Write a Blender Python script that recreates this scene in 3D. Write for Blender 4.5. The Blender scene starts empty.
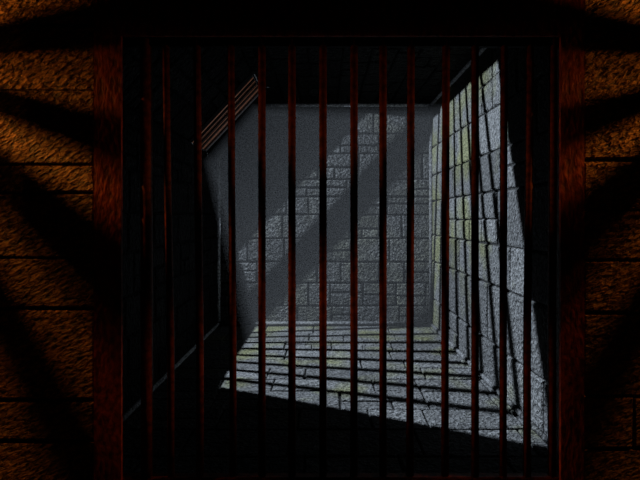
import bpy, bmesh, math, random
from mathutils import Vector, Matrix

EYE=1.49; F=500.0
col=bpy.context.scene.collection

# ---------------- materials ----------------
def nd(nt,t,**k):
    n=nt.nodes.new(t)
    for a,b in k.items(): setattr(n,a,b)
    return n

def stone(name,c1,c2,mort,moss=0.35,bump=1.0,fine=60,rough=0.75,spec=0.35,dist=0.03,lo=.3,streak=None,mossw=(0,0,0)):
    m=bpy.data.materials.new(name); m.use_nodes=True
    nt=m.node_tree; L=nt.links; b=nt.nodes['Principled BSDF']
    tc=nd(nt,'ShaderNodeTexCoord')
    at=nd(nt,'ShaderNodeAttribute',attribute_name='tone')
    n1=nd(nt,'ShaderNodeTexNoise'); n1.inputs['Scale'].default_value=fine; n1.inputs['Detail'].default_value=5; n1.inputs['Distortion'].default_value=0.6
    n2=nd(nt,'ShaderNodeTexNoise'); n2.inputs['Scale'].default_value=fine*0.3; n2.inputs['Detail'].default_value=3
    n3=nd(nt,'ShaderNodeTexNoise'); n3.inputs['Scale'].default_value=1.8; n3.inputs['Detail'].default_value=5
    vo=nd(nt,'ShaderNodeTexVoronoi'); vo.inputs['Scale'].default_value=fine*0.55
    src=tc.outputs['Object']
    if streak:
        mp=nd(nt,'ShaderNodeMapping'); mp.inputs['Rotation'].default_value=(0,math.radians(28),0); 
        mp2=nd(nt,'ShaderNodeMapping'); mp2.inputs['Scale'].default_value=(1/streak,1,1)
        L.new(src,mp.inputs[0]); L.new(mp.outputs[0],mp2.inputs[0]); src=mp2.outputs[0]
    for n in (n1,n2,vo): L.new(src,n.inputs['Vector'])
    L.new(tc.outputs['Object'],n3.inputs['Vector'])
    mx=nd(nt,'ShaderNodeMix',data_type='RGBA'); L.new(at.outputs['Fac'],mx.inputs[0])
    mx.inputs[6].default_value=(*c1,1); mx.inputs[7].default_value=(*c2,1)
    r=nd(nt,'ShaderNodeMapRange'); L.new(n1.outputs['Fac'],r.inputs[0]); r.inputs[1].default_value=.38; r.inputs[2].default_value=.62; r.inputs[3].default_value=lo; r.inputs[4].default_value=1.4
    g=nd(nt,'ShaderNodeVectorMath',operation='SCALE'); L.new(mx.outputs[2],g.inputs[0]); L.new(r.outputs[0],g.inputs['Scale'])
    # moss prefers damp areas given by a direction weight on position
    dp=nd(nt,'ShaderNodeVectorMath',operation='DOT_PRODUCT'); L.new(tc.outputs['Object'],dp.inputs[0]); dp.inputs[1].default_value=mossw
    ad=nd(nt,'ShaderNodeMath',operation='ADD'); L.new(n3.outputs['Fac'],ad.inputs[0]); L.new(dp.outputs['Value'],ad.inputs[1])
    off=sum(a*b for a,b in zip(mossw,(0,5.3,1.5)))
    sb=nd(nt,'ShaderNodeMath',operation='SUBTRACT'); L.new(ad.outputs[0],sb.inputs[0]); sb.inputs[1].default_value=off
    rm=nd(nt,'ShaderNodeMapRange'); L.new(sb.outputs[0],rm.inputs[0]); rm.inputs[1].default_value=.5; rm.inputs[2].default_value=.66; rm.inputs[3].default_value=0; rm.inputs[4].default_value=moss
    g2=nd(nt,'ShaderNodeVectorMath',operation='MULTIPLY'); L.new(g.outputs[0],g2.inputs[0]); g2.inputs[1].default_value=(1.1,1.12,.45)
    mm=nd(nt,'ShaderNodeMix',data_type='RGBA'); L.new(rm.outputs[0],mm.inputs[0]); L.new(g.outputs[0],mm.inputs[6]); L.new(g2.outputs[0],mm.inputs[7])
    lt=nd(nt,'ShaderNodeMath',operation='LESS_THAN'); L.new(at.outputs['Fac'],lt.inputs[0]); lt.inputs[1].default_value=-0.5
    mo=nd(nt,'ShaderNodeMix',data_type='RGBA'); L.new(lt.outputs[0],mo.inputs[0]); L.new(mm.outputs[2],mo.inputs[6]); mo.inputs[7].default_value=(*mort,1)
    L.new(mo.outputs[2],b.inputs['Base Color'])
    a=nd(nt,'ShaderNodeMath',operation='ADD'); L.new(n1.outputs['Fac'],a.inputs[0])
    s=nd(nt,'ShaderNodeMath',operation='MULTIPLY'); L.new(vo.outputs['Distance'],s.inputs[0]); s.inputs[1].default_value=0.6
    L.new(s.outputs[0],a.inputs[1])
    a2=nd(nt,'ShaderNodeMath',operation='ADD'); L.new(a.outputs[0],a2.inputs[0]); L.new(n2.outputs['Fac'],a2.inputs[1])
    bp=nd(nt,'ShaderNodeBump'); bp.inputs['Strength'].default_value=bump; bp.inputs['Distance'].default_value=dist
    L.new(a2.outputs[0],bp.inputs['Height']); L.new(bp.outputs[0],b.inputs['Normal'])
    b.inputs['Roughness'].default_value=rough; b.inputs['Specular IOR Level'].default_value=spec
    return m

def metal(name,c1,c2,rough=.6,spec=.4,scale=30,bump=.4,stretch=1):
    m=bpy.data.materials.new(name); m.use_nodes=True
    nt=m.node_tree; L=nt.links; b=nt.nodes['Principled BSDF']
    tc=nd(nt,'ShaderNodeTexCoord'); mp=nd(nt,'ShaderNodeMapping'); mp.inputs['Scale'].default_value=(1,1,stretch)
    L.new(tc.outputs['Object'],mp.inputs[0])
    n=nd(nt,'ShaderNodeTexNoise'); n.inputs['Scale'].default_value=scale; n.inputs['Detail'].default_value=6
    L.new(mp.outputs[0],n.inputs['Vector'])
    cr=nd(nt,'ShaderNodeValToRGB'); cr.color_ramp.elements[0].position=.35; cr.color_ramp.elements[0].color=(*c1,1)
    cr.color_ramp.elements[1].position=.65; cr.color_ramp.elements[1].color=(*c2,1)
    L.new(n.outputs['Fac'],cr.inputs[0]); L.new(cr.outputs[0],b.inputs['Base Color'])
    bp=nd(nt,'ShaderNodeBump'); bp.inputs['Strength'].default_value=bump; bp.inputs['Distance'].default_value=.01
    L.new(n.outputs['Fac'],bp.inputs['Height']); L.new(bp.outputs[0],b.inputs['Normal'])
    b.inputs['Roughness'].default_value=rough; b.inputs['Specular IOR Level'].default_value=spec
    return m

M_back=stone('back_stone',(.030,.0302,.0305),(.056,.0562,.0565),(.0015,.0015,.0015),fine=45,moss=.3,spec=.04,dist=.060,lo=.1)
M_cell=stone('cell_stone',(.041,.041,.042),(.070,.070,.071),(.008,.008,.008),fine=48,moss=.75,spec=.06,lo=.35,dist=.030,mossw=(0,.05,.035))
M_shade=stone('shade_darkened_stone',(.008,.0078,.0078),(.026,.0255,.0255),(.0002,.0002,.0002),fine=42,moss=.1,spec=.05,rough=.5,lo=.0,dist=.09)  # cell stone darkened in colour so left wall and ceiling stay in shade
M_floor=stone('floor_stone',(.040,.040,.041),(.068,.068,.069),(.004,.004,.004),fine=48,moss=.75,spec=.04,lo=.35,dist=.028,mossw=(0,.03,0))
M_front=stone('corridor_stone',(.28,.145,.05),(.42,.21,.07),(.06,.032,.012),moss=.0,fine=75,rough=.55,spec=.35,dist=.05,lo=.08,streak=2.4)
M_trimb=stone('lit_edge_trim_stone',(.40,.405,.425),(.5,.5,.53),(.05,.05,.05),fine=40,moss=.0,bump=.4,spec=.1)  # trim stone lightened so mouldings in shade show as lit edges
M_trimc=stone('trim_stone',(.05,.05,.052),(.08,.08,.085),(.05,.05,.05),fine=40,moss=.1,bump=.5,spec=.1)
M_rust=metal('rusty_iron',(.05,.010,.005),(.18,.035,.014),spec=.18)
M_wood=metal('red_brown_beam',(.085,.017,.008),(.34,.058,.021),scale=45,bump=1.0,stretch=.5,spec=.2)
M_slat=metal('brown_iron',(.012,.006,.004),(.025,.011,.006),spec=.03)
M_slatb=metal('brown_slat',(.011,.0036,.0015),(.021,.0068,.0028),spec=.02)
M_iron=metal('black_iron',(.004,.0035,.0035),(.008,.007,.007),spec=.05)
M_void=metal('shade_black',(.0008,.0007,.0007),(.0014,.0012,.0012),spec=.0,bump=.05)  # near-black colour standing in for shade behind the slats
M_wax=metal('wax',(.6,.5,.35),(.7,.6,.4),bump=.05)
M_flame=bpy.data.materials.new('flame'); M_flame.use_nodes=True
_b=M_flame.node_tree.nodes['Principled BSDF']; _b.inputs['Base Color'].default_value=(1,.4,.1,1)
_b.inputs['Emission Color'].default_value=(1,.4,.08,1); _b.inputs['Emission Strength'].default_value=3

# ---------------- helpers ----------------
def mkobj(name,me,mat=None,parent=None,**props):
    o=bpy.data.objects.new(name,me); col.objects.link(o)
    if mat and me: me.materials.append(mat)
    if parent: o.parent=parent
    for k,v in props.items(): o[k]=v
    return o

def box_me(name,x0,x1,y0,y1,z0,z1,bev=.006):
    bm=bmesh.new(); bmesh.ops.create_cube(bm,size=1)
    for v in bm.verts: v.co=Vector(((x0+x1)/2+v.co.x*(x1-x0),(y0+y1)/2+v.co.y*(y1-y0),(z0+z1)/2+v.co.z*(z1-z0)))
    if bev: bmesh.ops.bevel(bm,geom=bm.edges[:],offset=bev,segments=2,affect='EDGES')
    me=bpy.data.meshes.new(name); bm.to_mesh(me); bm.free(); return me

def tube_me(name,pts,r,seg=12,flat=1.0,up=Vector((0,0,1))):
    bm=bmesh.new(); rings=[]
    pts=[Vector(p) for p in pts]
    for i,p in enumerate(pts):
        t=(pts[min(i+1,len(pts)-1)]-pts[max(i-1,0)]).normalized()
        a=t.cross(up)
        if a.length<.1: a=t.cross(Vector((0,1,0)))
        a.normalize(); b=a.cross(t)
        rr=r[i] if isinstance(r,(list,tuple)) else r
        rings.append([bm.verts.new(p+a*math.cos(2*math.pi*k/seg)*rr+b*math.sin(2*math.pi*k/seg)*rr*flat) for k in range(seg)])
    for A,B in zip(rings,rings[1:]):
        for k in range(seg): bm.faces.new((A[k],A[(k+1)%seg],B[(k+1)%seg],B[k]))
    bm.faces.new(rings[0]); bm.faces.new(rings[-1])
    bmesh.ops.recalc_face_normals(bm,faces=bm.faces[:])
    for f in bm.faces: f.smooth=len(f.verts)==4
    me=bpy.data.meshes.new(name); bm.to_mesh(me); bm.free(); return me

def strap(pts,wdir,wd,th):
    bm=bmesh.new(); rings=[]
    pts=[Vector(p) for p in pts]
    for i,p in enumerate(pts):
        t=(pts[min(i+1,len(pts)-1)]-pts[max(i-1,0)]).normalized(); nn=t.cross(wdir).normalized()
        rings.append([bm.verts.new(p+wdir*sx*wd/2+nn*sy*th/2) for sx,sy in((-1,-1),(1,-1),(1,1),(-1,1))])
    for A,B in zip(rings,rings[1:]):
        for k in range(4): bm.faces.new((A[k],A[(k+1)%4],B[(k+1)%4],B[k]))
    bm.faces.new(rings[0]); bm.faces.new(rings[-1])
    bmesh.ops.recalc_face_normals(bm,faces=bm.faces[:])
    me=bpy.data.meshes.new('strap'); bm.to_mesh(me); bm.free(); return me

class Wall:
    def __init__(s): s.v=[];s.f=[];s.t=[]
    def quad(s,a,b,c,d,t):
        i=len(s.v); s.v+= [a,b,c,d]; s.f.append((i,i+1,i+2,i+3)); s.t.append(t)
    def block(s,O,U,V,N,u0,u1,v0,v1,g,dep,bev,tone,rnd):
        def P(u,v,n): return O+U*u+V*v+N*n
        u0+=g;u1-=g;v0+=g;v1-=g
        d=dep*rnd.uniform(.75,1.1)
        j=[(rnd.uniform(-1,1)*.006,rnd.uniform(-1,1)*.006) for _ in range(4)]
        rings=[]
        for ins,n in ((0,0),(bev*.25,d*.65),(bev,d)):
            c=[(u0+ins,v0+ins),(u1-ins,v0+ins),(u1-ins,v1-ins),(u0+ins,v1-ins)]
            rings.append([P(c[k][0]+j[k][0],c[k][1]+j[k][1],n) for k in range(4)])
        for A,B in zip(rings,rings[1:]):
            for k in range(4): s.quad(A[k],A[(k+1)%4],B[(k+1)%4],B[k],tone)
        s.quad(*rings[-1],tone)
    def panel(s,O,U,V,w,h,seed,bw=(.3,.6),bh=(.2,.34),courses=None,g=.008,dep=.022,bev=.018,thick=.25,split=.25):
        O=Vector(O);U=Vector(U).normalized();V=Vector(V).normalized();N=U.cross(V).normalized()
        rnd=random.Random(seed)
        if courses is None:
            courses=[0.0]
            while courses[-1]<h-1e-3:
                c=courses[-1]+rnd.uniform(*bh)
                if h-c<bh[0]*.7: c=h
                courses.append(min(c,h))
        for v0,v1 in zip(courses,courses[1:]):
            u=-rnd.uniform(0,bw[0])
            while u<w-1e-3:
                un=u+rnd.uniform(*bw)
                if w-un<bw[0]*.35: un=w
                a=max(u,0); b=min(un,w)
                if b-a>.05:
                    if rnd.random()<split and v1-v0>.2:
                        vm=v0+(v1-v0)*rnd.uniform(.4,.6)
                        if rnd.random()<.5 and b-a>.3:
                            um=a+(b-a)*rnd.uniform(.4,.6)
                            s.block(O,U,V,N,a,um,v0,vm,g,dep,bev,rnd.random(),rnd); s.block(O,U,V,N,um,b,v0,vm,g,dep,bev,rnd.random(),rnd)
                        else: s.block(O,U,V,N,a,b,v0,vm,g,dep,bev,rnd.random(),rnd)
                        s.block(O,U,V,N,a,b,vm,v1,g,dep,bev,rnd.random(),rnd)
                    else: s.block(O,U,V,N,a,b,v0,v1,g,dep,bev,rnd.random(),rnd)
                u=un
        def P(u,v,n): return O+U*u+V*v+N*n
        c=[P(0,0,0),P(w,0,0),P(w,h,0),P(0,h,0)]; d=[p-N*thick for p in c]
        s.quad(*c,-1); s.quad(d[3],d[2],d[1],d[0],-1)
        for k in range(4): s.quad(c[(k+1)%4],c[k],d[k],d[(k+1)%4],-1)
    def make(s,name,mat,label=None):
        me=bpy.data.meshes.new(name); me.from_pydata([tuple(p) for p in s.v],[],s.f)
        a=me.attributes.new('tone','FLOAT','FACE'); a.data.foreach_set('value',s.t)
        me.update()
        o=mkobj(name,me,mat,kind='structure')
        o['label']=label.split('|')[0]; o['category']=label.split('|')[1]
        return o

XR=1.5; XL=-1.5; YB=6.94; YF=3.0; H=3.09; ZS=2.34; XS=-.8; YW=5.53; YE=6.33; FW=2.70
OL,OR=-1.235,1.385; ZT=2.46

w=Wall(); w.panel((XL,YB,0),(1,0,0),(0,0,1),3.0,H,3,bw=(.28,.62),bh=(.24,.38),split=.45,g=.009,bev=.014,dep=.028); w.make('wall_back',M_back,'grey rough ashlar stone wall of the cell|wall')
w=Wall(); w.panel((XR,YB,0),(0,-1,0),(0,0,1),YB-YF,H,8,bw=(.5,1.0),bh=(.34,.52),split=.15,g=.006); w.make('wall_right',M_cell,'moonlit mossy stone block wall with barred shadows|wall')
w=Wall(); w.panel((XL,YF,0),(0,1,0),(0,0,1),YB-YF,ZS,5); w.make('wall_left',M_shade,'unlit stone block wall below the barred opening|wall')
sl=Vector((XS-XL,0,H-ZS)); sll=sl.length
w=Wall(); w.panel((XL,YF,ZS),(0,1,0),sl,5.44-YF,sll,6,thick=.06); w.panel((XL,YE,ZS),(0,1,0),sl,YB-YE,sll,26,thick=.012,dep=.004,bev=.004); w.make('wall_slope',M_shade,'sloping stone wall between side wall and ceiling|wall')
w=Wall(); w.panel((XS,YF,H),(0,1,0),(1,0,0),YB-YF,XR-XS,7); w.make('ceiling',M_shade,'stone block ceiling, shade put into its colour|ceiling')
w=Wall(); w.panel((-3.4,-1.2,-.022),(1,0,0),(0,1,0),6.8,8.3,9,bw=(.35,.75),bh=(.3,.45),dep=.018,g=.006,bev=.010,split=.15); w.make('floor',M_floor,'rough grey stone paving with moss|floor')

cz=[0,.291,.507,1.004,1.274,1.62,1.776,2.18,2.53,2.86,3.3,3.7]
cz2=[0,.25,.53,.98,1.26,1.53,1.80,2.12,2.50,2.86,3.3,3.7]
w=Wall()
kw=dict(split=0,thick=.3,g=.005,dep=.014,bev=.010)
w.panel((-3.4,FW,0),(1,0,0),(0,0,1),OL+3.4,3.7,21,bw=(1.3,1.9),courses=cz,**kw)
w.panel((OR,FW,0),(1,0,0),(0,0,1),3.4-OR,3.7,12,bw=(.45,.8),courses=cz2,**kw)
w.panel((OL,FW,2.67),(1,0,0),(0,0,1),OR-OL,1.03,13,courses=[0,.35,.7,1.03],**kw)
w.make('wall_front',M_front,'rough sandstone block wall around the gate lit orange|wall')

def trim(n,me,lab,m=None): mkobj(n,me,m or M_trimc,kind='structure',label=lab,category='trim')
trim('baseboard_left',tube_me('b',[(XL+.025,YF,.025),(XL+.025,YB-.03,.025)],.020),'narrow stone moulding along the foot of wall, lightened as a lit edge',M_trimb)
trim('baseboard_right',tube_me('b',[(XR-.03,YF,.02),(XR-.03,YB-.03,.02)],.022),'narrow stone moulding along the foot of wall')
trim('baseboard_back',tube_me('b',[(XL+.06,YB-.03,.03),(XR-.03,YB-.03,.03)],.03),'narrow stone moulding along the foot of wall')
trim('trim_1',tube_me('b',[(XR-.03,YB-.03,.06),(XR-.03,YB-.03,H-.03)],.03),'upright stone moulding in the wall corner')
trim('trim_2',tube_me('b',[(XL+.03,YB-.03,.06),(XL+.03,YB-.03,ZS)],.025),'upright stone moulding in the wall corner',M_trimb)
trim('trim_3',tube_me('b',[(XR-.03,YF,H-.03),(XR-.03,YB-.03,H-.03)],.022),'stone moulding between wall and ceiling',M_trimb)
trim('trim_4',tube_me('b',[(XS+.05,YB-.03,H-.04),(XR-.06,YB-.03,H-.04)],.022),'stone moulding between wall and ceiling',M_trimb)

df=mkobj('door_frame',None,label='heavy red-brown rusty frame set in the stone opening',category='door frame'); df.location=(0.075,2.68,0)
def child(par,name,me,mat):
    o=mkobj(name,me,mat,par); o.matrix_parent_inverse=Matrix.Translation(-par.location); return o
child(df,'post',box_me('p',OL+.004,-1.085,2.66,2.682,0.002,ZT,.001),M_wood)
child(df,'post',box_me('p',1.255,OR-.004,2.66,2.682,0.002,ZT,.001),M_wood)
child(df,'lintel',box_me('l',OL+.004,OR-.004,2.66,2.682,ZT,2.668,.001),M_wood)

GD=2.78
gt=mkobj('cell_gate',None,label='rusty dark red iron barred gate closing the cell',category='gate'); gt.location=(0.075,GD,0)
xs=[(146,147,.032),(166,171,.020),(197,200,.021),(231,233,.020),(262,262,.021),(292,292,.021),(323,323,.021),(354,354,.021),(383,383,.021),(411,410,.021),(446,445,.021),(475,475,.021),(504,503,.020),(530,527,.021),(553,552,.022)]
for a,b,r in xs:
    X=lambda p:(p-325)/F*GD
    me=tube_me('bar',[(X(a),GD,ZT+.02),(X(a*.6+b*.4),GD,1.6),(X(b),GD,.8),(X(b),GD,.04)],r,16)
    child(gt,'bar',me,M_rust)
child(gt,'rail',box_me('r',-1.2,1.35,GD-.03,GD+.03,.01,.06),M_rust)
child(gt,'rail',box_me('r',-1.2,1.35,GD-.02,GD+.02,ZT-.02,ZT+.04),M_iron)

gr=mkobj('window_grate',None,label='brown iron bars and slats of the sloping light opening, with added shade board',category='window bars'); gr.location=((XL+XS)/2,5.9,(ZS+H)/2)
ys=[YW+.092+.068*i for i in range(8)]
for y in ys:
    child(gr,'bar',strap([(XL-.02,y,ZS-.02),(XS+.0,y,H)],Vector((0,1,0)),.020,.0025),M_slat)
child(gr,'bar',strap([(XL-.02,6.215,ZS-.02),(XS+.0,6.215,H)],Vector((0,1,0)),.046,.003),M_slat)
# slats outside, over an added near-black board hiding the moonlit wall corner
N_=Vector((-.731,0,.682)); B_=sl.normalized(); P1=Vector((XL,0,ZS))
YS=6.90
def sp(k,s,y): return Vector((P1.x,y,P1.z))+N_*k+B_*s
child(gr,'shade_board',strap([sp(.27,-.5,YS),sp(.27,sll+.5,YS)],N_,.52,.012),M_void)
for i in range(9):
    k=.045+.052*i
    child(gr,'slat',strap([sp(k,-.45,YS-.02),sp(k,sll+.45,YS-.02)],N_,.019,.014),M_slatb)
child(gr,'rail',tube_me('gr1',[(XL-.02,YW,ZS-.03),(XL-.02,YE,ZS-.03)],.012,10),M_iron)
child(gr,'rail',tube_me('gr2',[(XS-.01,YW-.1,H+.015),(XS-.01,YE,H+.015)],.012,10),M_iron)
child(gr,'rail',strap([(XL-.015,YE+.012,ZS-.015),(XS+.01,YE+.012,H+.01)],Vector((0,1,0)),.045,.012),M_iron)
child(gr,'rail',strap([(XL-.015,5.495,ZS-.015),(XS+.01,5.425,H+.01)],Vector((0,1,0)),.11,.06),M_iron)  # jamb strap added and tilted to shape the moonlit patch's front edge

# haze volume
bm=bmesh.new()
HZ=2.84
prof=[(XL+.06,.004),(XR-.07,.004),(XR-.07,HZ),(-.86,HZ),(XL+.06,2.18)]
A=[bm.verts.new((x,5.88,z)) for x,z in prof]; B=[bm.verts.new((x,YB-.07,z)) for x,z in prof]
bm.faces.new(A); bm.faces.new(B[::-1])
for k in range(5): bm.faces.new((A[k],B[k],B[(k+1)%5],A[(k+1)%5]))
bmesh.ops.recalc_face_normals(bm,faces=bm.faces[:])
me=bpy.data.meshes.new('dust_haze'); bm.to_mesh(me); bm.free()
M_h=bpy.data.materials.new('haze'); M_h.use_nodes=True; nt=M_h.node_tree; nt.nodes.clear()
vs=nt.nodes.new('ShaderNodeVolumeScatter'); vs.inputs['Density'].default_value=.046; vs.inputs['Color'].default_value=(.97,.97,1,1)
ou=nt.nodes.new('ShaderNodeOutputMaterial'); nt.links.new(vs.outputs[0],ou.inputs['Volume'])
mkobj('dust_haze',me,M_h,kind='stuff',label='dusty haze hanging in the moonlit cell',category='haze')

def light(name,loc,colr,en,size,fall=None,parent=None):
    l=bpy.data.lights.new(name,'POINT'); l.energy=en; l.color=colr; l.shadow_soft_size=size
    if fall:
        l.use_nodes=True; t=l.node_tree; e=t.nodes['Emission']; f=t.nodes.new('ShaderNodeLightFalloff'); f.inputs['Strength'].default_value=1.0
        f.inputs['Smooth'].default_value=0
        t.links.new(f.outputs[fall],e.inputs['Strength'])
    o=bpy.data.objects.new(name,l); o.location=loc; col.objects.link(o); return o
light('moon_light',(-1.675,5.95,3.16),(.75,.87,1.0),215,.007,'Constant')

def lamp(X,Z,angs,LE):
    Y=FW-.30
    root=mkobj('wall_lantern',None,label='unseen black iron candle lantern on the corridor wall, cage added to cast shadow bands',category='lantern')
    root.location=(X,FW-.03,Z)
    def ch(n,me,m): return child(root,n,me,m)
    ch('wall_plate',tube_me('wp',[(X,FW-.016,Z),(X,FW-.05,Z)],[.17,.16],32),M_iron)
    for a,wd in angs:
        a=math.radians(a); dx,dz=math.cos(a),math.sin(a)
        pts=[]
        for k in range(13):
            t=k/12*math.pi/2
            pts.append((X+dx*.14*math.cos(t),Y-.05-.12*math.sin(t),Z+dz*.14*math.cos(t)))
        pts=[(X+dx*.14,FW-.055,Z+dz*.14)]+pts
        ch('shadow_rib',strap(pts,Vector((-dz,0,dx)),wd,.006),M_iron)  # cage strips out of view, added to throw shadow bands on the wall
    ch('candle',tube_me('c',[(X,Y+.0,Z-.13),(X,Y+.0,Z-.06)],.012,16),M_wax)
    ch('flame',tube_me('fl',[(X,Y,Z-.055),(X,Y,Z-.045),(X,Y,Z-.03),(X,Y,Z-.012)],[.003,.008,.006,.001],10),M_flame)
    ch('candle_bracket',tube_me('cb',[(X,FW-.05,Z-.125),(X,Y-.02,Z-.135)],.01,8),M_iron)
    lo=light('flame_light',(X,Y,Z+.01),(1.0,.34,.045),LE,.012,'Linear')
    lo.parent=root; lo.matrix_parent_inverse=Matrix.Translation(-root.location)
angs=[(12,.043),(-1,.010),(-14,.036),(-38,.042),(-49,.007),(-60,.030),(-90,.02),(-130,.02),(180,.02),(130,.02),(90,.02),(38,.03)]  # angles and widths picked for the shadow bands they cast
lamp(-2.46,2.34,angs,44)
lamp(2.42,2.34,[(180-a,wd) for a,wd in angs],32)

wd=bpy.data.worlds.new('w'); bpy.context.scene.world=wd; wd.use_nodes=True
wd.node_tree.nodes['Background'].inputs[0].default_value=(.3,.4,.6,1); wd.node_tree.nodes['Background'].inputs[1].default_value=.0006

cam=bpy.data.cameras.new('cam'); co=bpy.data.objects.new('cam',cam); col.objects.link(co)
co.location=(0,0,EYE); co.rotation_euler=(math.pi/2,0,0)
cam.sensor_width=36; cam.lens=F*36/640; cam.shift_x=-5/640; cam.shift_y=-22/640; cam.clip_start=.05
bpy.context.scene.camera=co
bpy.context.scene.view_settings.view_transform='Standard'
